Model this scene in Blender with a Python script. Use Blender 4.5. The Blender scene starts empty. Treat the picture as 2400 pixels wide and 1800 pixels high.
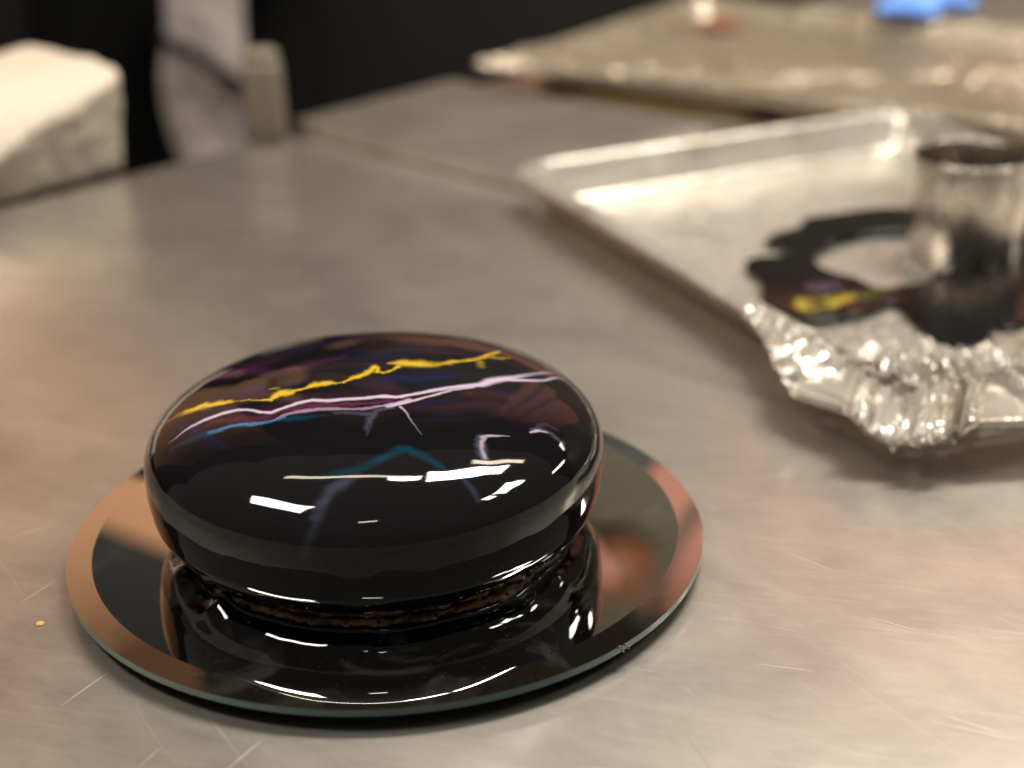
import bpy, bmesh, math, random
import numpy as np
from mathutils import Matrix, Vector

random.seed(7)
RNG = np.random.default_rng(7)
SC = bpy.context.scene
COL = SC.collection

# ------------------------------------------------------------------ camera
cam_data = bpy.data.cameras.new('camera')
cam = bpy.data.objects.new('camera', cam_data)
COL.objects.link(cam)
FWD = Vector((0.0, 0.91765, -0.39738)); RGT = Vector((0.99970, -0.00981, -0.02264)); UPV = Vector((0.02467, 0.39726, 0.91738))
CAM = Vector((0.0510, -0.5778, 0.3205))
m4 = Matrix.Identity(4)
for i in range(3):
    m4[i][0] = RGT[i]; m4[i][1] = UPV[i]; m4[i][2] = -FWD[i]; m4[i][3] = CAM[i]
cam.matrix_world = m4
cam_data.sensor_width = 36.0
cam_data.lens = 57.6
cam_data.clip_start = 0.02
cam_data.clip_end = 60.0
cam_data.dof.use_dof = True
cam_data.dof.focus_distance = 0.595
cam_data.dof.aperture_fstop = 4.3
SC.camera = cam

# ------------------------------------------------------------------ world, lamps, exposure
world = bpy.data.worlds.new('World')
SC.world = world
world.use_nodes = True
bgn = world.node_tree.nodes['Background']
bgn.inputs[0].default_value = (1.0, 0.88, 0.77, 1)
bgn.inputs[1].default_value = 0.085

def strip_lamp(name, p0, p1, width, radiance, color=(1, 0.95, 0.86), target=None):
    """a fluorescent ceiling fitting from p0 to p1, facing down (or towards target)"""
    p0, p1 = Vector(p0), Vector(p1)
    ln = (p1 - p0).length
    d = bpy.data.lights.new(name, 'AREA')
    d.shape = 'RECTANGLE'; d.size = ln; d.size_y = width
    d.energy = radiance * math.pi * ln * width
    d.color = color
    o = bpy.data.objects.new(name, d); COL.objects.link(o)
    mid = (p0 + p1) / 2
    x = (p1 - p0).normalized()
    z = Vector((0, 0, 1)) if target is None else (mid - Vector(target)).normalized()
    y = z.cross(x).normalized(); z = x.cross(y).normalized()
    o.matrix_world = Matrix(((x.x, y.x, z.x, mid.x), (x.y, y.y, z.y, mid.y), (x.z, y.z, z.z, mid.z), (0, 0, 0, 1)))
    return o

strip_lamp('ceiling_lamp', (0.26, 0.47, 1.6), (1.00, 0.58, 1.6), 0.24, 36)
strip_lamp('ceiling_lamp', (0.02, 0.46, 1.6), (0.21, 0.46, 1.6), 0.09, 30)
strip_lamp('ceiling_lamp', (0.52, 0.76, 1.6), (1.16, 0.86, 1.6), 0.10, 11, (1, 0.84, 0.64))
strip_lamp('ceiling_lamp', (-1.22, -0.02, 1.6), (-0.60, -0.46, 1.6), 0.34, 24)
strip_lamp('ceiling_lamp', (-0.17, -1.19, 1.6), (0.04, -1.15, 1.6), 0.055, 17)
strip_lamp('ceiling_lamp', (1.52, -0.20, 1.6), (1.50, 0.22, 1.6), 0.36, 26)
strip_lamp('ceiling_lamp', (1.40, -0.42, 1.6), (1.44, -0.28, 1.6), 0.22, 26)
strip_lamp('ceiling_lamp', (2.12, 1.80, 1.6), (2.02, 2.75, 1.6), 0.50, 26)
strip_lamp('ceiling_lamp', (3.00, 1.0, 1.6), (3.1, 1.6, 1.6), 0.26, 26)
strip_lamp('ceiling_lamp', (-0.60, 0.58, 1.6), (0.14, 0.50, 1.6), 0.055, 9, (1, 0.85, 0.66))

SC.view_settings.view_transform = 'Standard'
SC.view_settings.look = 'None'
SC.view_settings.exposure = 0.72
SC.view_settings.gamma = 1.0
SC.view_settings.use_curve_mapping = False
SC.cycles.use_denoising = True
SC.cycles.max_bounces = 10
SC.cycles.glossy_bounces = 6
SC.cycles.transparent_max_bounces = 12
SC.cycles.caustics_reflective = False
SC.cycles.caustics_refractive = False
SC.cycles.sample_clamp_indirect = 6.0

# ------------------------------------------------------------------ helpers
def vnoise(P, seed=0):
    """smooth 3-D value noise in -1..1 for an (N,3) array"""
    P = np.asarray(P, float)
    i = np.floor(P).astype(np.int64); f = P - i
    f = f * f * (3 - 2 * f)
    def h(ix, iy, iz):
        n = (ix * 374761393 + iy * 668265263 + iz * 2147483647 + seed * 144665) & 0xFFFFFFFF
        n = ((n ^ (n >> 13)) * 1274126177) & 0xFFFFFFFF
        return ((n ^ (n >> 16)) & 0xFFFF) / 32767.5 - 1
    r = 0
    for dx in (0, 1):
        for dy in (0, 1):
            for dz in (0, 1):
                w = (f[:, 0] if dx else 1 - f[:, 0]) * (f[:, 1] if dy else 1 - f[:, 1]) * (f[:, 2] if dz else 1 - f[:, 2])
                r = r + w * h(i[:, 0] + dx, i[:, 1] + dy, i[:, 2] + dz)
    return r

def ridge(P, seed=0):
    return 1 - 2 * np.abs(vnoise(P, seed))

def obj(name, verts, faces, mat, parent=None, smooth=True, loc=None, rotz=0.0):
    me = bpy.data.meshes.new(name)
    me.from_pydata([tuple(map(float, v)) for v in verts], [], faces)
    me.validate()
    if smooth:
        me.polygons.foreach_set('use_smooth', [True] * len(me.polygons))
    me.update()
    o = bpy.data.objects.new(name, me); COL.objects.link(o)
    if mat: me.materials.append(mat)
    if parent: o.parent = parent
    if loc is not None: o.location = loc
    o.rotation_euler = (0, 0, rotz)
    return o

def empty(name, loc, rotz=0.0):
    o = bpy.data.objects.new(name, None); COL.objects.link(o)
    o.location = loc; o.rotation_euler = (0, 0, rotz); o.empty_display_size = 0.02
    return o

def tag(o, label, cat, group=None):
    o['label'] = label; o['category'] = cat
    if group: o['group'] = group
    return o

def grid_faces(nu, nv, closed_v=True):
    F = []
    for i in range(nu - 1):
        for j in range(nv if closed_v else nv - 1):
            k = (j + 1) % nv
            F.append((i * nv + j, i * nv + k, (i + 1) * nv + k, (i + 1) * nv + j))
    return F

def lathe(profile, n=96, cap0=False, cap1=False):
    """profile [(r,z)]; returns verts, faces (outward when the profile runs upwards)"""
    t = np.linspace(0, 2 * np.pi, n, endpoint=False)
    V = np.concatenate([np.stack([r * np.cos(t), r * np.sin(t), 0 * t + z], -1) for r, z in profile])
    F = grid_faces(len(profile), n)
    if cap0: F.append(tuple(range(n))[::-1])
    if cap1: F.append(tuple(range((len(profile) - 1) * n, len(profile) * n)))
    return V, F

def rrect(hx, hy, r, nc=10, ns=24):
    """closed rounded rectangle loop, counter-clockwise, with evenly many points on every call"""
    pts = []
    r = max(r, 1e-4)
    cs = [(hx - r, -hy + r, -90), (hx - r, hy - r, 0), (-hx + r, hy - r, 90), (-hx + r, -hy + r, 180)]
    for k, (cx, cy, a0) in enumerate(cs):
        for i in range(nc + 1):
            a = math.radians(a0 + 90 * i / nc)
            pts.append((cx + r * math.cos(a), cy + r * math.sin(a)))
        nx, ny, na = cs[(k + 1) % 4]
        a = math.radians(na)
        q = (nx + r * math.cos(a), ny + r * math.sin(a)); p = pts[-1]
        for i in range(1, ns):
            pts.append((p[0] + (q[0] - p[0]) * i / ns, p[1] + (q[1] - p[1]) * i / ns))
    return np.array(pts)

def box_verts(x0, x1, y0, y1, z0, z1):
    V = [(x, y, z) for x in (x0, x1) for y in (y0, y1) for z in (z0, z1)]
    F = [(0, 1, 3, 2), (4, 6, 7, 5), (0, 4, 5, 1), (2, 3, 7, 6), (0, 2, 6, 4), (1, 5, 7, 3)]
    return V, F

def bevel_obj(o, w, seg=3):
    md = o.modifiers.new('bevel', 'BEVEL'); md.width = w; md.segments = seg; md.limit_method = 'ANGLE'
    return o

# ---- materials
def mat(name, color=(0.5, 0.5, 0.5), rough=0.5, metal=0.0, **kw):
    m = bpy.data.materials.new(name); m.use_nodes = True
    b = m.node_tree.nodes['Principled BSDF']
    b.inputs['Base Color'].default_value = (*color, 1)
    b.inputs['Roughness'].default_value = rough
    b.inputs['Metallic'].default_value = metal
    for k, v in kw.items():
        b.inputs[k].default_value = v
    return m

def N(m, t, **props):
    n = m.node_tree.nodes.new(t)
    for k, v in props.items(): setattr(n, k, v)
    return n

def L(m, a, b): m.node_tree.links.new(a, b)

def noise_node(m, scale, vscale=(1, 1, 1), rotz=0.0, detail=4, rough=0.6, dist=0.0):
    tc = N(m, 'ShaderNodeTexCoord'); mp = N(m, 'ShaderNodeMapping')
    m1 = N(m, 'ShaderNodeMapping'); m1.inputs['Rotation'].default_value = (0, 0, rotz)
    mp.inputs['Scale'].default_value = vscale
    L(m, tc.outputs['Object'], m1.inputs['Vector']); L(m, m1.outputs['Vector'], mp.inputs['Vector'])
    n = N(m, 'ShaderNodeTexNoise')
    n.inputs['Scale'].default_value = scale; n.inputs['Detail'].default_value = detail
    n.inputs['Roughness'].default_value = rough; n.inputs['Distortion'].default_value = dist
    L(m, mp.outputs['Vector'], n.inputs['Vector'])
    return n

def ramp(m, src, stops):
    r = N(m, 'ShaderNodeValToRGB')
    el = r.color_ramp.elements
    while len(el) < len(stops): el.new(0.5)
    for e, (p, c) in zip(el, stops):
        e.position = p; e.color = (*c, 1) if len(c) == 3 else c
    L(m, src, r.inputs[0])
    return r

def g(v): return (v, v, v)

def mixrgb(m, fac, a, b, mode='MIX'):
    x = N(m, 'ShaderNodeMix', data_type='RGBA', blend_type=mode)
    for sock, v in ((x.inputs[0], fac), (x.inputs[6], a), (x.inputs[7], b)):
        if hasattr(v, 'links'): L(m, v, sock)
        elif isinstance(v, (int, float)): sock.default_value = v
        else: sock.default_value = (*v, 1)
    return x.outputs[2]

def mathn(m, op, a, b=0.0):
    x = N(m, 'ShaderNodeMath', operation=op)
    for sock, v in zip(x.inputs, (a, b)):
        if hasattr(v, 'links'): L(m, v, sock)
        else: sock.default_value = v
    return x.outputs[0]

def bump(m, src, strength, dist, b):
    n = N(m, 'ShaderNodeBump'); n.inputs['Strength'].default_value = strength; n.inputs['Distance'].default_value = dist
    L(m, src, n.inputs['Height']); L(m, n.outputs[0], b.inputs['Normal'])
    return n

def brushed_steel(name, base, rough, a1, scratch=1.0, aniso=0.0, metal=1.0, second=0.0):
    m = mat(name, base, rough, metal)
    b = m.node_tree.nodes['Principled BSDF']
    cloud = noise_node(m, 13, (1, 1, 1), 0, 6, 0.62, 0.3)
    smear = noise_node(m, 60, (1, 5.0, 1), -a1, 6, 0.7, 0.2)
    short = noise_node(m, 16, (1, 22, 1), -a1 + 0.06, 4, 0.6, 0.1)
    fine = noise_node(m, 160, (1, 16, 1), -a1, 3, 0.6)
    fine2 = noise_node(m, 120, (16, 1, 1), -a1 - 0.7, 3, 0.6)
    lines = noise_node(m, 9, (1, 150, 1), -a1 + 0.22, 2, 0.5, 0.05)
    lines2 = noise_node(m, 8, (140, 1, 1), -a1 - 0.75, 2, 0.5, 0.05)
    s1 = ramp(m, lines.outputs[0], [(0.69, g(0)), (0.735, g(1))]).outputs[0]
    s2 = ramp(m, lines2.outputs[0], [(0.70, g(0)), (0.74, g(1))]).outputs[0]
    sc = mathn(m, 'MAXIMUM', s1, s2)
    tone = ramp(m, cloud.outputs[0], [(0.28, g(0.82)), (0.45, g(0.96)), (0.55, g(1.0)), (0.72, g(1.10))]).outputs[0]
    patch = noise_node(m, 5.5, (1, 2.0, 1), -a1 + 0.5, 5, 0.6, 0.9)
    tone = mixrgb(m, 1.0, tone, ramp(m, patch.outputs[0], [(0.33, g(0.80)), (0.5, g(0.97)), (0.66, g(1.06))]).outputs[0], 'MULTIPLY')
    tone2 = ramp(m, smear.outputs[0], [(0.3, (0.97, 0.967, 0.963)), (0.7, (1.04, 1.035, 1.03))]).outputs[0]
    c = mixrgb(m, 1.0, base, tone, 'MULTIPLY')
    c = mixrgb(m, 1.0, c, tone2, 'MULTIPLY')
    f = mathn(m, 'ADD', fine.outputs[0], fine2.outputs[0])
    ft = ramp(m, mathn(m, 'MULTIPLY', f, 0.5), [(0.35, g(0.94)), (0.65, g(1.05))]).outputs[0]
    c = mixrgb(m, 1.0, c, ft, 'MULTIPLY')
    c = mixrgb(m, 1.0, c, ramp(m, short.outputs[0], [(0.30, g(1.0)), (0.45, g(1.0)), (0.58, g(1.0)), (0.72, g(1.16))]).outputs[0], 'MULTIPLY')
    c = mixrgb(m, mathn(m, 'MULTIPLY', sc, 0.35 * scratch), c, (0.95, 0.90, 0.82))
    L(m, c, b.inputs['Base Color'])
    rr = ramp(m, smear.outputs[0], [(0.3, g(rough - 0.008)), (0.7, g(rough + 0.012))]).outputs[0]
    L(m, rr, b.inputs['Roughness'])
    hh = mathn(m, 'ADD', mathn(m, 'MULTIPLY', f, 0.5), mathn(m, 'MULTIPLY', sc, 0.12 * scratch))
    bn = bump(m, hh, 0.035, 0.0003, b)
    if second:      # worn patches scatter wider than the polished ground: a second, rougher lobe
        b2 = N(m, 'ShaderNodeBsdfPrincipled'); b2.inputs['Metallic'].default_value = metal
        L(m, c, b2.inputs['Base Color']); L(m, mathn(m, 'ADD', rr, second), b2.inputs['Roughness']); L(m, bn.outputs[0], b2.inputs['Normal'])
        mx = N(m, 'ShaderNodeMixShader'); mx.inputs[0].default_value = 0.42
        L(m, b.outputs[0], mx.inputs[1]); L(m, b2.outputs[0], mx.inputs[2])
        L(m, mx.outputs[0], m.node_tree.nodes['Material Output'].inputs['Surface'])
    if aniso:
        b.inputs['Anisotropic'].default_value = aniso
        tv_ = N(m, 'ShaderNodeCombineXYZ'); tv_.inputs[0].default_value = math.cos(a1); tv_.inputs[1].default_value = math.sin(a1)
        L(m, tv_.outputs[0], b.inputs['Tangent'])
    return m

def film_mat(name, color, opacity, rough, metal=0.0):
    m = mat(name, color, rough, metal)
    b = m.node_tree.nodes['Principled BSDF']
    b.inputs['IOR'].default_value = 1.5
    b.inputs['Coat Weight'].default_value = 0.7
    b.inputs['Coat Roughness'].default_value = 0.08
    b.inputs['Alpha'].default_value = opacity
    n = noise_node(m, 90, (1, 1, 1), 0, 3, 0.6, 0.6)
    bump(m, n.outputs[0], 0.35, 0.002, b)
    return m

A_TABLE = math.radians(45.5)
M_TABLE = brushed_steel('worn_steel', (0.77, 0.71, 0.635), 0.23, math.radians(-12), 2.2, 0.0, 0.97, 0.22)
M_SHEET = brushed_steel('sheet_steel', (0.52, 0.47, 0.42), 0.46, A_TABLE, 0.5)
M_ALU = brushed_steel('tray_aluminium', (0.38, 0.32, 0.26), 0.42, 0.0, 0.3)
M_RING = brushed_steel('ring_steel', (0.68, 0.62, 0.55), 0.27, 0.0, 0.2)
M_FILM = film_mat('cling_film', (0.66, 0.60, 0.52), 0.78, 0.20, 0.45)
M_FILM2 = film_mat('back_tray_film', (0.50, 0.41, 0.30), 0.6, 0.22, 0.4)
for _m, _s in ((M_FILM, 14), (M_FILM2, 11)):
    _p = _m.node_tree.nodes['Principled BSDF']; _n = noise_node(_m, _s, (1, 1, 1), 0, 5, 0.62, 0.6)
    _c = tuple(_p.inputs['Base Color'].default_value)[:3]
    L(_m, ramp(_m, _n.outputs[0], [(0.30, tuple(v * k for v, k in zip(_c, (0.62, 0.55, 0.45)))), (0.46, tuple(v * 0.9 for v in _c)), (0.62, _c), (0.75, tuple(min(v * 1.18, 0.9) for v in _c))]).outputs[0], _p.inputs['Base Color'])
M_MIRROR = mat('silvered_glass', (0.86, 0.87, 0.84), 0.0, 1.0)
_b = M_MIRROR.node_tree.nodes['Principled BSDF']
_sm = noise_node(M_MIRROR, 26, (1, 1, 1), 0, 4, 0.6, 1.2)
_du = noise_node(M_MIRROR, 1500, (1, 1, 1), 0, 1, 0.5)
_mask = mathn(M_MIRROR, 'ADD', mathn(M_MIRROR, 'MULTIPLY', ramp(M_MIRROR, _du.outputs[0], [(0.74, g(0)), (0.80, g(1))]).outputs[0], 0.25), mathn(M_MIRROR, 'MULTIPLY', ramp(M_MIRROR, _sm.outputs[0], [(0.55, g(0)), (0.8, g(1))]).outputs[0], 0.05))
_df = N(M_MIRROR, 'ShaderNodeBsdfDiffuse'); _df.inputs[0].default_value = (0.35, 0.33, 0.30, 1)
_mx = N(M_MIRROR, 'ShaderNodeMixShader'); L(M_MIRROR, _mask, _mx.inputs[0]); L(M_MIRROR, _b.outputs[0], _mx.inputs[1]); L(M_MIRROR, _df.outputs[0], _mx.inputs[2])
L(M_MIRROR, _mx.outputs[0], M_MIRROR.node_tree.nodes['Material Output'].inputs['Surface'])
M_EDGE = mat('green_glass_edge', (0.13, 0.20, 0.155), 0.12, 0.0)
M_FELT = mat('felt', (0.03, 0.03, 0.03), 0.9)
M_BLACKCLOTH = mat('black_cloth', (0.006, 0.006, 0.006), 0.95)
M_BLACKCLOTH.node_tree.nodes['Principled BSDF'].inputs['Specular IOR Level'].default_value = 0.1
M_FLOOR = mat('dark_floor', (0.010, 0.009, 0.008), 0.8)
M_FLOOR.node_tree.nodes['Principled BSDF'].inputs['Specular IOR Level'].default_value = 0.1

# ------------------------------------------------------------------ the setting
def structure(o): o['kind'] = 'structure'; return o

# steel worktop: its far edge runs at about 45 degrees behind the cake
ca, sa = math.cos(A_TABLE), math.sin(A_TABLE)
def tab(s, d, z):   # s along the far edge from (-0.115,0.66), d towards the cook
    return (-0.115 + s * ca + d * sa, 0.66 + s * sa - d * ca, z)
T = 0.04
top_pts = [tab(-1.75, 0, 0)[:2], tab(1.9, 0, 0)[:2], (1.55, 0.9), (1.5, -0.62)]
tv = [(x, y, z) for z in (0, -T) for x, y in top_pts]
worktop = structure(obj('worktop', tv, [(3, 2, 1, 0), (4, 5, 6, 7)] + [(k, (k + 1) % 4, (k + 1) % 4 + 4, k + 4) for k in range(4)], M_TABLE, smooth=False))
bevel_obj(worktop, 0.003, 2)
SCRATCHES = [('b', [(-0.1059, -0.1056), (-0.0941, -0.0856)], 0.00027), ('b', [(-0.045, -0.1465), (-0.0342, -0.1281)], 0.00027), ('b', [(0.1911, -0.1237), (0.2006, -0.1299), (0.21, -0.1365)], 0.00027), ('b', [(0.1872, -0.1273), (0.1997, -0.1332), (0.2132, -0.1396)], 0.00027), ('d', [(-0.0846, -0.0953), (-0.0812, -0.1039), (-0.0779, -0.1109), (-0.0717, -0.1232), (-0.0631, -0.1363), (-0.0554, -0.1461)], 0.00023), ('d', [(-0.0147, -0.1327), (-0.0015, -0.1461)], 0.00023), ('d', [(0.0329, -0.1288), (0.0412, -0.1355), (0.0487, -0.1428)], 0.00023), ('d', [(0.1062, -0.1332), (0.1114, -0.1507)], 0.00023), ('d', [(0.0987, -0.1277), (0.1028, -0.1391)], 0.00018), ('b', [(0.1577, -0.0121), (0.1716, -0.0256)], 0.00018), ('b', [(0.1801, -0.0618), (0.1962, -0.0721)], 0.00018), ('b', [(-0.1385, -0.0368), (-0.1286, -0.0198)], 0.00018), ('b', [(-0.1562, 0.0154), (-0.1419, 0.0267)], 0.00018), ('b', [(0.1351, -0.0906), (0.1536, -0.0961)], 0.00018), ('b', [(-0.072, -0.1408), (-0.0671, -0.1311)], 0.00018), ('b', [(0.0693, -0.1466), (0.0824, -0.1495)], 0.00018)]

def ribbon(pts, w, z):
    p = np.array(pts); d = np.gradient(p, axis=0); d /= np.linalg.norm(d, axis=1)[:, None]
    nn = np.column_stack([-d[:, 1], d[:, 0]]); k = len(p)
    tw = np.sin(np.linspace(0.25, np.pi - 0.25, k))[:, None] * w
    V = np.concatenate([np.column_stack([p + nn * tw, np.full(k, z)]), np.column_stack([p - nn * tw, np.full(k, z)])])
    return V, [(i, i + k, i + 1 + k, i + 1) for i in range(k - 1)]
M_SCB = mat('bright_scratch', (0.9, 0.82, 0.72), 0.4, 0.7); M_SCD = mat('dark_scratch', (0.36, 0.31, 0.26), 0.5, 0.5)
for kd, pts_, w_ in SCRATCHES:
    q = np.array(pts_)
    if len(q) > 2 or True:
        s_ = np.linspace(0, 1, len(q)); s2_ = np.linspace(0, 1, 14)
        q = np.column_stack([np.interp(s2_, s_, q[:, 0]), np.interp(s2_, s_, q[:, 1])])
        for _ in range(2): q[1:-1] = (q[:-2] + 2 * q[1:-1] + q[2:]) / 4
    V, F = ribbon(q, w_ * 0.6, 0.0003)
    obj('scratch', V, F, M_SCB if kd == 'b' else M_SCD, worktop, smooth=False)
floor = structure(obj('floor', [(-5, -4, -0.9), (6, -4, -0.9), (6, 2.24, -0.9), (-5, 2.24, -0.9)], [(0, 1, 2, 3)], M_FLOOR, smooth=False))

# back wall; its panels are added for reflections in glaze and mirror
WY = 1.85
M_WALL = mat('dark_olive_wall', (0.10, 0.085, 0.055), 0.8)
nw = noise_node(M_WALL, 3); L(M_WALL, ramp(M_WALL, nw.outputs[0], [(0.3, (0.075, 0.062, 0.042)), (0.7, (0.13, 0.11, 0.075))]).outputs[0], M_WALL.node_tree.nodes['Principled BSDF'].inputs['Base Color'])
M_PEACH = mat('peach_paint', (0.86, 0.44, 0.24), 0.6)
M_PINK = mat('reflected_terracotta', (0.44, 0.165, 0.115), 0.6)
M_DARK = mat('backing_black', (0.012, 0.012, 0.010), 0.5)  # black for the dark sheets added on the wall
V, F = box_verts(-5, 6, WY, WY + 0.1, -0.9, 2.6)
wall = structure(obj('back_wall', V, F, M_WALL, smooth=False))
def wall_panel(name, pts, depth, m):
    n = len(pts)
    V = [(x, WY - depth, z) for x, z in pts] + [(x, WY - 0.002, z) for x, z in pts]
    F = [tuple(range(n)), tuple(range(2 * n - 1, n - 1, -1))] + [(i, i + n, (i + 1) % n + n, (i + 1) % n) for i in range(n)]
    return obj(name, V, F, m, wall, smooth=False)
wall_panel('dark_backing', [(-4.9, -0.89), (5.9, -0.89), (5.9, 0.05), (-4.9, 0.05)], 0.02, M_DARK)  # added black sheet, stands in for the dark space beyond the table
wall_panel('peach_panel', [(-2.6, 0.06), (-0.42, 0.06), (-0.42, 1.09), (-0.66, 0.975), (-0.76, 0.93), (-0.76, 1.95), (-2.6, 1.95)], 0.01, M_PEACH)
M_BROWN = mat('reflected_brown', (0.42, 0.20, 0.11), 0.6)
wall_panel('brown_panel', [(-0.41, 0.06), (0.48, 0.06), (0.48, 0.33), (-0.41, 0.36)], 0.011, M_BROWN)  # added to put brown into the reflection along the cake's back rim
wall_panel('reflected_black', [(-0.41, 0.37), (0.41, 0.35), (0.41, 0.70), (-0.41, 0.78)], 0.012, M_DARK)  # unseen black shape added so the worktop reflects dark behind the cake
wall_panel('reflected_black', [(-0.755, 0.94), (-0.66, 0.985), (-0.41, 1.10), (-0.41, 0.79), (0.08, 0.74), (0.08, 1.75), (-0.755, 1.75)], 0.008, M_DARK)  # added to darken what the left and middle of the mirror reflect
for k, (x0, x1) in enumerate(((0.43, 0.54), (0.57, 0.69), (0.72, 1.3))):
    wall_panel('terracotta_panel', [(x0, 0.60), (x1, 0.60), (x1, 1.48), (x0, 1.48)], 0.012, M_PINK)  # pink strips added for the stripes reflected in glaze and bevel
# made-up brown disc and pink bar, added for a blob mirrored in the plate
pan_shape = tag(empty('blob_stand_in', (0.228, WY - 0.004, 1.085)), 'brown and pink stand-in for a blurred blob mirrored in the right of the mirror plate', 'pan_shape')
tq = np.linspace(0, 2 * np.pi, 48, endpoint=False)
V = np.concatenate([np.stack([r_ * np.cos(tq), 0 * tq - d_, r_ * np.sin(tq)], -1) for r_, d_ in ((0.0005, 0.0), (0.048, 0.0), (0.060, 0.024), (0.057, 0.024), (0.046, 0.003), (0.0005, 0.003))])
obj('brown_disc', V, grid_faces(6, 48), mat('blob_brown', (0.24, 0.085, 0.03), 0.45), pan_shape)
V, F = box_verts(-0.010, 0.010, -0.026, -0.010, -0.075, 0.022)
hd = bevel_obj(obj('pink_bar', V, F, mat('blob_pink', (0.75, 0.30, 0.26), 0.5), pan_shape), 0.007, 3); hd.rotation_euler = (0, 0.5, 0); hd.location = (-0.030, -0.025, -0.012)

# ------------------------------------------------------------------ round mirror
ZM = 0.010
RM, RF = 0.125, 0.1152
mirror = tag(empty('round_mirror', (0, 0, 0)), 'round mirror with a slanted rim under the black glazed cake', 'mirror')
t = np.linspace(0, 2 * np.pi, 256, endpoint=False)
V = np.stack([RF * np.cos(t), RF * np.sin(t), 0 * t + ZM], -1)
obj('mirror_face', V, [tuple(range(256))], M_MIRROR, mirror, smooth=False)
V, F = lathe([(RM, ZM - 0.0011), (RF, ZM)], 256)
obj('bevel', V, F, M_MIRROR, mirror)
V, F = lathe([(RF - 0.02, 0.0056), (RM - 0.0008, 0.0056), (RM, 0.0062), (RM, ZM - 0.0014), (RM - 0.0002, ZM - 0.00112)], 256, cap0=True)
obj('glass_edge', V, F, M_EDGE, mirror, smooth=False)
for a in (40, 130, 220, 310):
    V, F = lathe([(0.008, 0.0), (0.008, 0.00555)], 24, True, True)
    obj('felt_foot', V, F, M_FELT, mirror, loc=(0.085 * math.cos(math.radians(a)), 0.085 * math.sin(math.radians(a)), 0))

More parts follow.
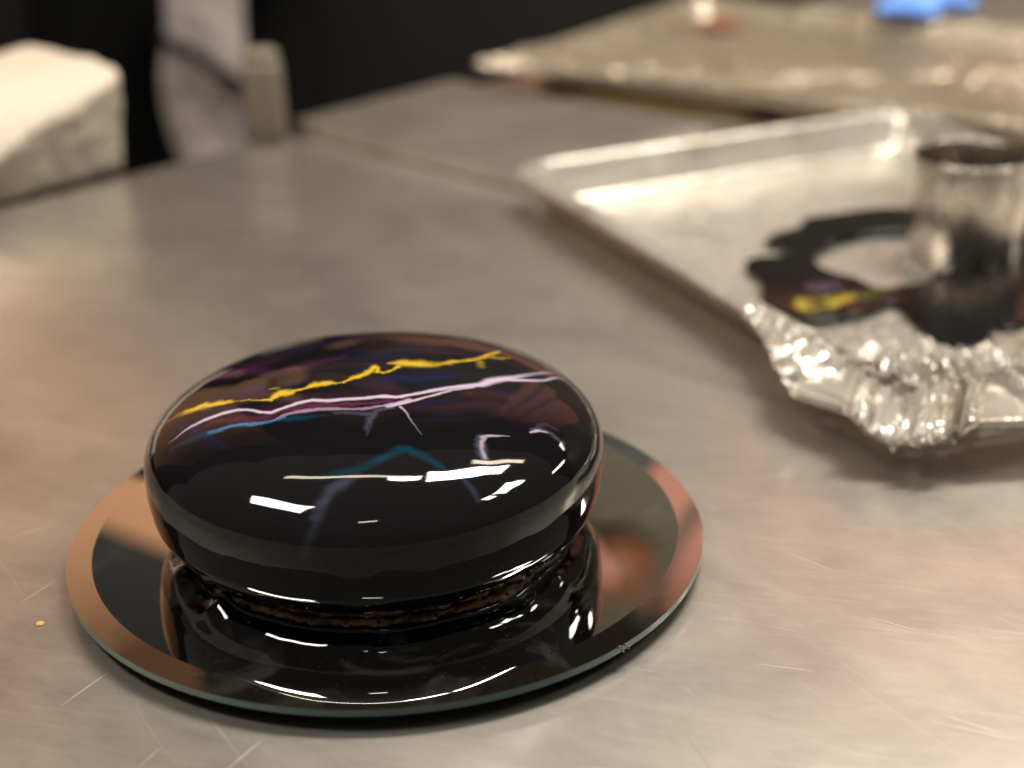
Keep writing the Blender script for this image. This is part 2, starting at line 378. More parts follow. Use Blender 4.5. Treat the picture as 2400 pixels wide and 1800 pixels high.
# ------------------------------------------------------------------ mirror-glazed cake
CX, CY = -0.0033, 0.0048
R, ZB, ZT_, NE, RC, ME = 0.0895, 0.0318, 0.0629, 2.45, 0.0735, 2.6
ZLIP = 0.0050
STROKES = [
 ('orange', [(-83.2,-11.6,45.9,1.0,0.25),(-79.6,-8.6,49.1,1.5,0.5),(-74.7,-7.9,52.0,1.5,0.6),(-70.1,-8.5,54.1,1.75,0.6),(-60.7,-12.1,57.0,1.5,0.4)]),
 ('yellow', [(-74.7,-7.9,52.0,0.4,0.4),(-71.0,-8.8,53.7,0.8,0.9),(-67.1,-8.9,55.2,1.5,1),(-63.2,-8.6,56.4,1.9,1),(-58.6,-10.2,57.6,1.7,1),(-53.7,-10.6,58.7,1.1,1),(-50.7,-11.6,59.2,0.4,0.6),(-44.7,-13.8,60.1,0.4,0.8),(-41.1,-15.5,60.5,0.6,1),(-36.8,-16.6,61.0,0.9,1),(-35.3,-13.0,61.3,1.5,1),(-33.2,-10.9,61.6,2.6,1),(-30.3,-11.0,61.8,1.8,1),(-28.6,-9.4,62.0,0.7,1),(-23.5,-8.5,62.3,0.9,1),(-20.9,-6.0,62.5,2.1,1),(-16.7,-5.5,62.7,1.9,1),(-12.9,-5.9,62.8,0.5,0.9),(-9.3,-4.0,62.8,0.7,1),(-4.8,0.5,62.9,1.3,1),(-1.4,5.1,62.9,1.5,1),(0.8,9.4,62.8,1.6,1),(2.6,7.4,62.9,0.7,1),(1.3,4.3,62.9,0.6,1),(4.6,2.9,62.9,0.6,1),(7.7,5.9,62.8,0.7,1),(10.4,10.3,62.7,0.9,1)]),
 ('yellow', [(-67.2,-8.3,55.1,0.6,0.8),(-64.9,-7.5,56.0,0.7,0.9),(-63.5,-6.6,56.4,0.5,0.9)]),
 ('yellow', [(-37.6,-5.8,61.3,0.9,0.35),(-35.7,-5.7,61.5,1.1,0.4)]),
 ('yellow', [(6.2,13.1,62.8,0.7,1),(10.5,13.6,62.7,2.5,1),(15.4,12.9,62.6,3.1,1),(19.3,12.1,62.4,2.7,1),(23.7,11.5,62.3,2.3,0.6),(27.5,13.6,62.0,1.5,0.75),(31.3,15.9,61.6,1.7,0.9),(35.2,17.2,61.2,0.9,0.9),(39.1,20.8,60.5,1.1,0.9),(42.5,23.5,59.9,1.1,0.9),(45.9,30.0,58.7,1.1,0.9),(49.4,36.1,57.2,0.6,0.8)]),
 ('yellow', [(44.9,25.2,59.3,0.7,0.8),(49.9,25.9,58.4,0.7,0.8),(53.8,30.3,57.0,0.3,0.6)]),
 ('yellow', [(42.0,18.7,60.3,1.5,0.4),(42.6,13.1,60.5,1.5,0.25)]),
 ('lavender', [(-75.2,-27.6,49.1,0.2,0.3),(-71.0,-25.9,51.8,0.5,0.5),(-66.2,-22.8,54.3,0.9,0.8),(-61.2,-21.5,56.1,1.2,1),(-54.7,-20.2,57.9,1.1,1),(-49.0,-19.9,59.1,1.0,1),(-45.1,-21.2,59.6,0.8,1),(-40.0,-24.8,60.1,0.8,1),(-35.6,-26.5,60.5,1.0,1),(-32.1,-24.5,61.0,0.9,1),(-26.4,-21.3,61.7,1.1,1),(-21.0,-19.7,62.1,1.2,1),(-14.8,-21.1,62.3,1.2,1),(-7.9,-20.2,62.5,1.2,1),(-1.0,-20.0,62.6,1.2,1),(5.9,-18.4,62.6,1.3,1),(10.6,-19.6,62.5,1.1,1),(15.7,-17.5,62.4,0.8,1)]),
 ('lavender', [(-0.3,-19.2,62.6,0.7,1),(7.6,-19.0,62.6,1.3,1),(12.7,-19.8,62.4,0.7,1),(18.1,-16.4,62.4,1.1,1),(25.5,-12.8,62.1,1.3,1),(31.9,-9.9,61.7,1.4,1),(38.9,-7.1,61.1,1.6,1),(42.7,-5.8,60.7,1.9,1),(46.0,-1.4,60.2,2.3,1),(50.8,2.6,59.5,2.1,1),(55.6,6.5,58.4,1.6,0.8),(61.5,12.6,56.7,1.2,0.5),(68.0,20.8,53.8,0.9,0.5),(72.1,25.0,51.4,0.4,0.4)]),
 ('lavender', [(50.8,1.9,59.5,1.3,1),(55.6,3.5,58.5,1.3,1),(61.8,6.0,56.9,1.0,0.9),(66.7,9.5,55.2,0.75,0.8),(72.4,19.6,52.1,0.8,0.7),(74.9,20.1,50.7,0.4,0.5)]),
 ('lilac', [(-34.4,-32.7,60.0,0.4,0.3),(-30.5,-30.0,60.7,1.2,0.6),(-25.7,-28.2,61.3,1.7,0.75),(-18.8,-27.5,61.7,1.7,0.75),(-11.9,-27.9,62.0,1.5,0.7),(-5.0,-28.5,62.1,1.1,0.6),(1.9,-28.4,62.1,1.1,0.6),(8.6,-25.7,62.2,1.0,0.9),(15.8,-21.6,62.2,1.0,1)]),
 ('lavender', [(8.0,-27.2,62.1,0.9,0.8),(12.5,-24.9,62.2,1.1,1),(18.3,-21.6,62.1,0.8,0.9),(23.8,-18.2,62.0,0.7,0.9),(32.0,-12.1,61.7,0.8,0.8),(39.4,-8.7,61.0,0.7,0.8)]),
 ('lavender', [(12.6,-27.2,62.0,0.6,0.7),(15.6,-32.3,61.5,0.4,0.5),(17.2,-37.6,60.9,0.3,0.35),(19.1,-41.7,60.3,0.25,0.25),(21.1,-46.4,59.4,0.2,0.2)]),
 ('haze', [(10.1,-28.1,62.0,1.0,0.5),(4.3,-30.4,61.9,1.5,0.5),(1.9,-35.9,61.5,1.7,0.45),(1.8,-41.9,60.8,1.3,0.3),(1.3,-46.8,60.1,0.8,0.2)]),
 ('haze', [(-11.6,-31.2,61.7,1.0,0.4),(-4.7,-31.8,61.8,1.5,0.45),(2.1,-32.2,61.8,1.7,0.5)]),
 ('teal', [(-71.9,-32.6,49.9,1.5,0.5),(-64.6,-32.7,53.3,1.9,0.8),(-57.6,-32.7,55.6,1.8,0.8)]),
 ('blue', [(-57.6,-32.7,55.6,1.5,0.7),(-50.7,-31.7,57.5,1.4,1),(-46.0,-31.8,58.4,1.4,1),(-38.9,-33.2,59.4,1.2,0.9),(-34.4,-32.7,60.0,1.2,0.8),(-29.9,-31.5,60.6,1.0,0.6)]),
 ('teal', [(-32.1,-32.4,60.3,1.4,0.7),(-27.5,-32.9,60.7,2.0,0.9),(-22.9,-32.9,61.0,2.0,0.8),(-18.3,-32.7,61.3,1.4,0.5),(-13.8,-32.8,61.5,0.8,0.3)]),
 ('teal', [(-13.9,-68.8,54.2,1.3,0.4),(-6.6,-67.9,55.0,2.0,0.6),(1.9,-64.8,56.1,2.0,0.7),(8.2,-60.4,57.2,1.9,0.9),(13.7,-56.3,58.0,2.3,1)]),
 ('teal', [(8.9,-60.4,57.2,1.8,0.8),(13.1,-57.0,57.8,2.1,1),(15.7,-55.5,58.0,1.9,1),(18.8,-56.7,57.5,1.9,1),(23.3,-59.6,56.4,1.7,1),(27.7,-62.7,54.8,1.6,0.8),(30.7,-64.5,53.7,1.1,0.6)]),
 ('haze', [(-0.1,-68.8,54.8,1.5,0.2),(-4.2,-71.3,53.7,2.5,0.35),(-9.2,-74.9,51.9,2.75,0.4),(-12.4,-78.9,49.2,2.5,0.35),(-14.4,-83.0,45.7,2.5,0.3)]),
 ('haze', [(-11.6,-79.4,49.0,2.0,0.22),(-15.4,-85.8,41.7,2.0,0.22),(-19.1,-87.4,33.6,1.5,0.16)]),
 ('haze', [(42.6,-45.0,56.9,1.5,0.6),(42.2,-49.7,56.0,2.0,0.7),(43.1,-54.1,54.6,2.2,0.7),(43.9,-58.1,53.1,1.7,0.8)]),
 ('lavender', [(44.2,-45.0,56.6,0.7,0.6),(42.9,-47.5,56.4,0.8,0.6),(42.6,-51.6,55.4,0.7,0.5),(44.0,-55.7,53.9,0.9,0.5)]),
 ('lavender', [(42.9,-44.9,56.9,0.7,0.6),(46.0,-43.2,56.6,0.7,0.7),(50.5,-41.7,55.9,0.4,0.5),(53.2,-41.1,55.3,0.2,0.4)]),
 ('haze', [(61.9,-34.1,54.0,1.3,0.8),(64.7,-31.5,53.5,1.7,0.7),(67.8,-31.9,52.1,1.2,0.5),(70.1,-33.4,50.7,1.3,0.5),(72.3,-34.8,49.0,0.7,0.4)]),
 ('lavender', [(60.9,-35.9,54.0,0.5,0.8),(63.7,-33.2,53.6,0.7,0.8),(66.9,-32.3,52.4,0.5,0.5)]),
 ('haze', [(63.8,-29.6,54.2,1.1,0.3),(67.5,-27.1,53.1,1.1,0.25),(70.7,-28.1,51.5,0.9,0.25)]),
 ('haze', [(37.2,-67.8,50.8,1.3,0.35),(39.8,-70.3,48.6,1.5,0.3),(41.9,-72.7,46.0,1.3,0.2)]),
 ('maroon', [(-58.5,-26.5,56.3,2.5,0.5),(-49.1,-26.3,58.5,3.0,0.8),(-39.4,-29.6,59.7,3.0,0.8),(-26.1,-24.3,61.5,2.0,1),(-12.2,-24.4,62.2,1.8,1),(1.6,-24.5,62.4,1.7,1),(9.8,-22.7,62.3,1.2,0.8)]),
 ('purple', [(-64.7,18.2,55.3,3.5,0.6),(-57.9,19.7,57.2,4.5,1),(-50.8,19.2,58.8,4.0,0.9),(-39.6,9.6,61.0,3.0,0.5)]),
 ('purple', [(-32.6,12.7,61.6,3.0,0.8),(-23.3,17.2,62.1,3.0,0.8),(-13.8,21.1,62.3,2.5,0.7)]),
 ('navy', [(-48.6,-3.0,59.8,2.5,0.8),(-43.6,-3.8,60.6,3.0,1),(-39.8,-7.3,61.0,2.0,0.7)]),
 ('navy', [(0.4,-8.2,62.9,3.0,0.7),(8.0,-2.7,62.9,4.0,0.9),(17.5,-1.6,62.7,4.0,0.9),(26.9,1.3,62.2,3.5,0.8),(34.5,2.2,61.6,2.5,0.5)]),
 ('navy', [(19.4,-25.5,61.8,2.5,0.6),(27.6,-22.0,61.6,2.5,0.7),(32.2,-22.5,61.1,2.0,0.5)]),
 ('navy', [(-71.6,-19.6,52.5,3.0,0.6),(-64.0,-27.6,54.4,2.5,0.6),(-56.7,-38.5,54.8,3.0,0.5),(-51.4,-43.1,55.4,2.5,0.4)]),
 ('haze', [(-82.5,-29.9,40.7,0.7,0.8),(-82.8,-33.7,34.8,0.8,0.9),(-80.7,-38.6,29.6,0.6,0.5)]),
]

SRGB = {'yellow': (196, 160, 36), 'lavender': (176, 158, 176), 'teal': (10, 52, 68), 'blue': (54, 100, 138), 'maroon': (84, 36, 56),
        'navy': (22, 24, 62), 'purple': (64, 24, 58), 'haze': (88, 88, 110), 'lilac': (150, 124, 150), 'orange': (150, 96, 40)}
def lin(c): c = np.array(c) / 255.0; return np.where(c < 0.04045, c / 12.92, ((c + 0.055) / 1.055) ** 2.4)

cake = tag(empty('glazed_cake', (CX, CY, ZM)), 'round black mirror-glazed cake with yellow and lavender streaks on the mirror plate', 'cake')
NA = 1000
th_u = np.linspace(np.pi / 2, 0, 230) ** 1.0
up = np.stack([R * np.cos(th_u) ** (2 / NE), ZB + (ZT_ - ZB) * np.sin(th_u) ** (2 / NE)], -1)
# even spacing along the arc
def resample(pr, n):
    d = np.concatenate([[0], np.cumsum(np.hypot(*np.diff(pr, axis=0).T))])
    s = np.linspace(0, d[-1], n)
    return np.stack([np.interp(s, d, pr[:, 0]), np.interp(s, d, pr[:, 1])], -1)
dense = np.linspace(0, 1, 4000)
th = np.pi / 2 * (1 - dense)
up = np.stack([R * np.cos(th) ** (2 / NE), ZB + (ZT_ - ZB) * np.sin(th) ** (2 / NE)], -1)
th = np.pi / 2 * dense
lo = np.stack([RC + (R - RC) * np.cos(th) ** (2 / ME), ZLIP + (ZB - ZLIP) * (1 - np.sin(th) ** (2 / ME))], -1)
k0 = np.argmax(lo[:, 0] < RC + 0.0032)
lo = lo[:k0]
rb, zb = lo[-1]
# rounded drip lip, then tucked under the cake
lip = np.array([(rb + 0.0012 * math.cos(a) - 0.0006, zb - 0.0006 + 0.0013 * math.sin(a)) for a in np.linspace(0.6, -1.9, 30)])
under = np.array([(lip[-1, 0] - 0.001, lip[-1, 1]), (0.060, ZLIP + 0.0005), (0.0, ZLIP + 0.0005)])
pr = np.concatenate([resample(up, 250), resample(lo, 90)[1:], lip, resample(np.concatenate([lip[-1:], under]), 8)[1:]])
NP = len(pr)
ta = np.linspace(0, 2 * np.pi, NA, endpoint=False)
rr = np.maximum(pr[:, 0], 1e-5)[:, None]; zz = pr[:, 1][:, None]
V = np.stack([rr * np.cos(ta), rr * np.sin(ta), zz + 0 * ta], -1).reshape(-1, 3)
# gentle unevenness of set glaze, stronger towards the lower lip where it has run
w_edge = np.clip((0.012 - (V[:, 2] - ZLIP)) / 0.012, 0, 1)
wob = 0.00015 * vnoise(V * 50, 4) + 0.00006 * vnoise(V * 130, 5)
rad = np.hypot(V[:, 0], V[:, 1])
top_w = np.clip((rad - 0.02) / 0.03, 0, 1)
nrm = np.stack([V[:, 0] / np.maximum(rad, 1e-6) * np.clip(rad / R, 0, 1) ** 6, V[:, 1] / np.maximum(rad, 1e-6) * np.clip(rad / R, 0, 1) ** 6, np.where(V[:, 2] > ZB, 0.8, -0.3) * np.ones(len(V))], -1)
V = V + nrm * (wob * (0.35 + 0.65 * top_w))[:, None]
angp = np.stack([np.cos(np.arctan2(V[:, 1], V[:, 0])) * 14, np.sin(np.arctan2(V[:, 1], V[:, 0])) * 14, 0 * rad], -1)
V[:, 2] += w_edge ** 2 * (0.0007 * vnoise(angp * 0.4, 8) + 0.00025 * vnoise(angp * 1.3, 9)) * (rad > 0.05)
tha = np.arctan2(V[:, 1], V[:, 0])
for a_, dp_, wd_ in [(RNG.uniform(0, 2 * np.pi), RNG.uniform(0.0004, 0.0012), RNG.uniform(0.03, 0.09)) for _ in range(16)]:
    V[:, 2] -= np.clip(w_edge * 1.6 - 0.5, 0, 1) * dp_ * np.exp(-(np.angle(np.exp(1j * (tha - a_))) / wd_) ** 2) * (rad > 0.070)
rid = np.exp(-((V[:, 2] - 0.0155 - 0.0012 * vnoise(angp * 0.25, 17)) / 0.0022) ** 2) * (0.00030 + 0.0002 * vnoise(angp * 0.3, 18)) * (rad > 0.05)
rid += np.exp(-((V[:, 2] - 0.0235) / 0.0035) ** 2) * 0.00022 * vnoise(angp * 0.5, 19) * (rad > 0.05)
V[:, 0] += rid * V[:, 0] / np.maximum(rad, 1e-6); V[:, 1] += rid * V[:, 1] / np.maximum(rad, 1e-6)
colr = np.tile(np.array([0.0045, 0.0042, 0.0048]), (len(V), 1))
sel = np.where(V[:, 2] > 0.012)[0]
Vs = V[sel]
warp = 0.0011 * np.stack([vnoise(Vs * 260, 11), vnoise(Vs * 260, 12), 0 * Vs[:, 0]], -1) + 0.0006 * np.stack([vnoise(Vs * 700, 13), vnoise(Vs * 700, 14), 0 * Vs[:, 0]], -1)
streak = 0.5 + 0.5 * vnoise(Vs * np.array([120, 420, 300]), 21)
mq = Vs + 0.010 * np.stack([vnoise(Vs * 45, 41), vnoise(Vs * 45, 42), vnoise(Vs * 45, 43)], -1)
for sc_, cc_, sd_, am_ in (((38, 130, 60), (62, 28, 44), 44, 0.30), ((30, 110, 60), (22, 24, 56), 47, 0.28), ((46, 150, 60), (56, 36, 30), 50, 0.32)):
    mm = vnoise(mq * np.array(sc_), sd_); mm = np.clip((mm - 0.05) / 0.6, 0, 1) ** 1.3 * am_
    mm *= np.clip((Vs[:, 2] - 0.050) / 0.010, 0, 1) * np.clip((Vs[:, 1] + 0.045) / 0.03, 0, 1)
    colr[sel] = colr[sel] * (1 - mm[:, None]) + lin(cc_) * mm[:, None]
order = ['purple', 'navy', 'maroon', 'haze', 'teal', 'blue', 'orange', 'lilac', 'lavender', 'yellow']
SOFT = {'purple': 1.6, 'navy': 1.6, 'maroon': 1.2, 'haze': 1.2, 'teal': 1.5, 'blue': 1.0, 'orange': 1.0, 'lilac': 0.9, 'lavender': 0.75, 'yellow': 0.95}
WSC = {'lavender': 0.25, 'yellow': 0.9, 'haze': 0.6, 'teal': 0.6, 'blue': 0.6, 'lilac': 0.5}
for kind in order:
    c = lin(SRGB[kind])
    A = np.zeros(len(Vs))
    Pw = Vs + warp * WSC.get(kind, 1.4)
    for nm, pts in STROKES:
        if nm != kind: continue
        q = np.array(pts, float); P3 = q[:, :3] / 1000; W = q[:, 3] / 1000 * (0.9 if kind in ('lavender', 'yellow') else 0.7); I = q[:, 4]
        bb = P3.mean(0)
        near = np.where(np.linalg.norm(Pw - bb, axis=1) < np.linalg.norm(P3 - bb, axis=1).max() + 0.02)[0]
        Q = Pw[near]
        for i in range(len(q) - 1):
            a, b_ = P3[i], P3[i + 1]; ab = b_ - a
            tt = np.clip(((Q - a) @ ab) / max(ab @ ab, 1e-12), 0, 1)
            d = np.linalg.norm(Q - (a + tt[:, None] * ab), axis=1)
            w = W[i] + (W[i + 1] - W[i]) * tt; it = I[i] + (I[i + 1] - I[i]) * tt
            s = SOFT[kind]
            x = np.clip((w * (1 + s) - d) / (w * 2 * s + 1e-9), 0, 1)
            A[near] = np.maximum(A[near], x * x * (3 - 2 * x) * it)
    if kind in ('teal', 'haze', 'orange', 'purple', 'navy', 'maroon'):
        A *= 0.55 + 0.45 * streak
    if kind == 'yellow':
        A *= 0.86 + 0.14 * streak
    colr[sel] = colr[sel] * (1 - A[:, None]) + c * A[:, None]
F = grid_faces(NP, NA)
F = [(a, d_, c_, b_) for a, b_, c_, d_ in F]
M_GLAZE = mat('black_mirror_glaze', (0.005, 0.005, 0.005), 0.035, 0.0)
b = M_GLAZE.node_tree.nodes['Principled BSDF']; b.inputs['IOR'].default_value = 1.5
at = N(M_GLAZE, 'ShaderNodeVertexColor', layer_name='glaze'); L(M_GLAZE, at.outputs[0], b.inputs['Base Color'])
body = obj('glaze_body', V, F, M_GLAZE, cake)
ca_ = body.data.color_attributes.new('glaze', 'FLOAT_COLOR', 'POINT')
ca_.data.foreach_set('color', np.concatenate([colr, np.ones((len(colr), 1))], 1).astype(np.float32).ravel())

# crumbly biscuit base showing under the lip of glaze
NB = 420
tb = np.linspace(0, 2 * np.pi, NB, endpoint=False)
rows = []
for r_, z_ in [(0.0, 0.0004), (0.06, 0.0004), (0.0740, 0.0003), (0.0748, 0.0009), (0.0753, 0.0022), (0.0753, 0.0037), (0.0748, 0.0048), (0.068, 0.0053)]:
    rows.append(np.stack([r_ * np.cos(tb), r_ * np.sin(tb), 0 * tb + z_], -1))
V = np.concatenate(rows)
ro = np.hypot(V[:, 0], V[:, 1])
k = 1 + (0.020 * vnoise(V * np.array([260, 260, 420]), 31) + 0.016 * vnoise(V * 900, 32)) * (ro > 0.06)
V[:, 0] *= k; V[:, 1] *= k
M_BISC = mat('biscuit', (0.16, 0.065, 0.014), 0.45)
nb = noise_node(M_BISC, 260, (1, 1, 1), 0, 5, 0.7); bb_ = M_BISC.node_tree.nodes['Principled BSDF']
nb2 = noise_node(M_BISC, 42, (1, 1, 1), 0, 3, 0.6)
cb = ramp(M_BISC, nb.outputs[0], [(0.3, (0.018, 0.008, 0.004)), (0.5, (0.28, 0.11, 0.020)), (0.75, (0.60, 0.30, 0.06))]).outputs[0]
L(M_BISC, mixrgb(M_BISC, ramp(M_BISC, nb2.outputs[0], [(0.38, g(0.05)), (0.54, g(1))]).outputs[0], (0.006, 0.005, 0.005), cb), bb_.inputs['Base Color'])
bump(M_BISC, nb.outputs[0], 0.6, 0.001, bb_)
bb_.inputs['Coat Weight'].default_value = 0.45; bb_.inputs['Coat Roughness'].default_value = 0.15
obj('biscuit_base', V, [(a, d_, c_, b_) for a, b_, c_, d_ in grid_faces(8, NB)][::1], M_BISC, cake)

# air bubbles and beads of glaze caught round the foot of the cake
bv, bf = [], []
for k_ in range(36):
    a_ = math.radians(RNG.choice([-35, -60, -130, -95]) + RNG.normal(0, 16)); r_ = RNG.uniform(0.00025, 0.0007)
    z_ = RNG.uniform(0.001, 0.0055); rr0 = 0.0755 + RNG.uniform(-0.0004, 0.0006)
    bm_ = bmesh.new(); bmesh.ops.create_icosphere(bm_, subdivisions=2, radius=r_)
    o0 = len(bv)
    bv += [(v.co.x + rr0 * math.cos(a_), v.co.y + rr0 * math.sin(a_), v.co.z + z_) for v in bm_.verts]
    bm_.verts.index_update(); bf += [tuple(v.index + o0 for v in f_.verts) for f_ in bm_.faces]; bm_.free()
bub = obj('glaze_bubbles', bv, bf, mat('glaze_bubble', (0.03, 0.018, 0.01), 0.04), cake)
bub['kind'] = 'stuff'

# glaze droplets on the right-hand bevel, crumb on the worktop
M_DROP = mat('brown_glaze_drop', (0.03, 0.012, 0.008), 0.05)
def droplet(name, x, y, z, r, m, label, cat, group, sq=0.55, seed=0):
    V, F = lathe([(r * math.cos(a), r * sq * math.sin(a)) for a in np.linspace(0, math.pi / 2 - 0.02, 8)], 20, True, True)
    V = np.array(V); V[:, :2] *= (1 + 0.12 * vnoise(V * 900 + seed * 7.3, seed))[:, None]
    return tag(obj(name, V, F, m, loc=(x, y, z)), label, cat, group)
for i, (x, y, r) in enumerate(((0.0862, -0.0905, 0.0008), (0.0885, -0.0891, 0.0009), (0.0871, -0.0932, 0.0007), (0.0893, -0.0913, 0.0006))):
    rad_ = math.hypot(x, y); zb_ = ZM - 0.0011 * max(0.0, (rad_ - RF) / (RM - RF))
    droplet('glaze_droplet', x, y, zb_ - 0.0001, r, M_DROP, 'tiny brown glaze droplet beside the right of the mirror rim', 'droplet', 'glaze droplets on the mirror bevel', seed=i)
M_CRUMB = mat('orange_crumb', (0.50, 0.27, 0.11), 0.6)
droplet('crumb', -0.1268, -0.0520, 0.0, 0.0017, M_CRUMB, 'tiny orange crumb on the steel worktop left of the mirror', 'crumb', None, 0.7, 9)


# ------------------------------------------------------------------ trays
def tray(name, hx, hy, h, loc, rotz, label, flare=0.010, rc=0.022, m=None):
    root = tag(empty(name, loc, rotz), label, 'tray')
    m = m or M_ALU
    loops = [(flare + 0.004, 0.0), (flare + 0.0005, 0.0006), (flare, 0.003), (0.0, h - 0.003), (0.0012, h - 0.002), (flare + 0.0012, 0.0042), (flare + 0.004, 0.0015), (flare + 0.012, 0.0012)]
    P = [np.column_stack([rrect(hx - i, hy - i, max(rc - i * 0.6, 0.006)), np.full(136, z)]) for i, z in loops]
    n = len(P[0])
    P = [np.column_stack([p[:n, :2], np.full(n, z)]) for p, (i, z) in zip(P, loops)]
    V = np.concatenate(P); F = grid_faces(len(loops), n)
    F.append(tuple(range(n))[::-1]); F.append(tuple(range((len(loops) - 1) * n, len(loops) * n)))
    obj('pan_shape', V, F, m, root)
    # rolled rim
    k = 8; V = []
    base = rrect(hx, hy, rc)
    inn = rrect(hx - 0.001, hy - 0.001, rc - 0.001)
    nr = base - inn; nr /= np.linalg.norm(nr, axis=1)[:, None]
    for i in range(k):
        a = 2 * math.pi * i / k
        V.append(np.column_stack([base + nr * 0.0028 * math.cos(a), np.full(len(base), h - 0.0028 + 0.0028 * math.sin(a))]))
    V = np.concatenate(V); n = len(base)
    F = [((i % k) * n + j, (i % k) * n + (j + 1) % n, ((i + 1) % k) * n + (j + 1) % n, ((i + 1) % k) * n + j) for i in range(k) for j in range(n)]
    F = [(a, d_, c_, b_) for a, b_, c_, d_ in F]
    obj('rim', V, F, m, root)
    return root

def fix(n): return len(rrect(0.1, 0.1, 0.02))
T1H = (0.150, 0.2065, 0.026)
rot1 = math.radians(24)
FL1 = Vector((0.227, 0.078, 0))
w1 = Vector((math.cos(rot1), math.sin(rot1), 0)); l1 = Vector((-math.sin(rot1), math.cos(rot1), 0))
C1 = FL1 + w1 * T1H[0] + l1 * T1H[1]
tray1 = tray('baking_tray', *T1H, C1, rot1, 'aluminium baking tray lined with shiny wrap holding the steel ring and spilled glaze')

# film lining of the first tray: floor, up the walls, over the rim, bunched at the near left corner
def film_liner(name, hx, hy, h, loc, rotz, m, label, cat, corner, amp, hang, bunch, seed, flare=0.010, zf=0.0022, fine=1.0, rc=0.022, corner_flat=0.15):
    base_n = 40
    floor_rows = [(s, None) for s in np.linspace(0.02, 0.94, 46)]
    rows = []
    def loop(i, z, s=1.0):
        p = rrect(hx - i, hy - i, max(rc - i * 0.6, 0.006), 24, 150)
        return np.column_stack([p * s, np.full(len(p), z)])
    for s in np.linspace(0.01, 0.97, 60): rows.append((loop(flare + 0.006, zf, s), 'f'))
    for u in np.linspace(0, 1, 16): rows.append((loop(flare + 0.004 - u * (flare + 0.0015), zf + 0.0015 + u * (h - zf)), 'w'))
    for u in np.linspace(0.1, 1, 7): rows.append((loop(0.002 - u * 0.009, h + 0.0022 - 0.002 * u * u), 'r'))
    nh = 26
    for u in np.linspace(0.04, 1, nh): rows.append((loop(-0.0072, h - 0.0005), ('h', u)))
    P = np.concatenate([r for r, _ in rows]); n = len(rows[0][0])
    kind = [k for _, k in rows for _ in range(n)]
    cx_, cy_ = corner
    dist = np.hypot((P[:, 0] - cx_) * 0.72, P[:, 1] - cy_)
    near = np.exp(-(dist / bunch) ** 2)
    out = P[:, :2] / np.maximum(np.abs(P[:, :2]).max(1), 1e-6)[:, None]
    out = np.where(np.abs(P[:, :2]) > np.array([hx, hy]) - 0.035, np.sign(P[:, :2]), 0.0)
    ln = np.maximum(np.linalg.norm(out, axis=1), 1e-6)[:, None]; out = np.where(ln > 0.5, out / ln, 0)
    u = np.array([k[1] if isinstance(k, tuple) else 0.0 for k in kind])
    isf = np.array([k == 'f' for k in kind])
    isr = np.array([not (k == 'f') for k in kind])
    ang = np.column_stack([P[:, :2], 0 * u])
    hl = hang[0] + (hang[1] - hang[0]) * near + 0.004 * vnoise(ang * 60, seed + 1) * (u > 0)
    drop = u * np.clip(hl, 0.002, h - 0.003)
    P[:, 2] -= drop
    belly = np.sin(np.pi * np.clip(u, 0, 1) ** 0.8) * (0.0005 + 0.030 * near)
    Q = P + np.column_stack([0 * u, 0 * u, u * 0.03])
    Qw = Q + 0.012 * np.stack([vnoise(Q * 40, seed + 7), vnoise(Q * 40, seed + 8), vnoise(Q * 40, seed + 9)], -1)
    cr = 0.36 * ridge(Qw * 42, seed + 2) + 0.46 * ridge(Qw * 120, seed + 3) + 0.34 * ridge(Qw * 300 * fine, seed + 4) + 0.2 * ridge(Qw * 520 * fine, seed + 5)
    a = np.where(isf, amp[0] + (amp[1] - amp[0]) * near, (amp[0] * 1.2 + (amp[1] - amp[0] * 1.2) * near))
    P[:, :2] += out * (belly + np.where(isr, np.abs(cr) * a * 0.9, 0))[:, None]
    P[:, 2] += np.where(isf, np.maximum(cr + 0.35, 0) * a, cr * a * 0.7) 
    P[:, 2] += np.where(isf, 0.012 * np.exp(-((dist - 0.03) / (bunch * 0.45)) ** 2) * (amp[1] > 0.003), 0)
    P[:, 2] = np.maximum(P[:, 2], np.where(isf, zf, 0.0015))
    F = grid_faces(len(rows), n); F.append(tuple(range(n)))
    o = obj(name, P, F, m, None, True, loc, rotz)
    if corner_flat:
        me = o.data
        o.data.polygons.foreach_set('use_smooth', [math.hypot((f_.center.x - cx_) * 0.72, f_.center.y - cy_) > corner_flat for f_ in me.polygons])
    return tag(o, label, cat)

film_liner('tray_wrap', *T1H, C1, rot1, M_FILM, 'crumpled shiny wrap lining the tray under the steel ring', 'wrap',
           (-T1H[0] + 0.005, -T1H[1] + 0.005), (0.0006, 0.012), (0.0005, 0.024), 0.080, 40)

# steel ring standing in the spill
ring = tag(empty('ring_mould', (0.3125, 0.313, 0.0062)), 'polished steel ring standing in the black glaze spill', 'ring mould')
V, F = lathe([(0.0318, 0.0), (0.0322, 0.0006), (0.0322, 0.0612), (0.0320, 0.062), (0.0314, 0.062), (0.0312, 0.0612), (0.0312, 0.0004), (0.0318, 0.0)], 128)
obj('wall', V, F, M_RING, ring)
V, F = lathe([(0.03225, 0.0600), (0.0325, 0.0604), (0.0326, 0.0612), (0.0324, 0.0620), (0.0321, 0.0622)], 128)
obj('rolled_lip', V, F, M_RING, ring)

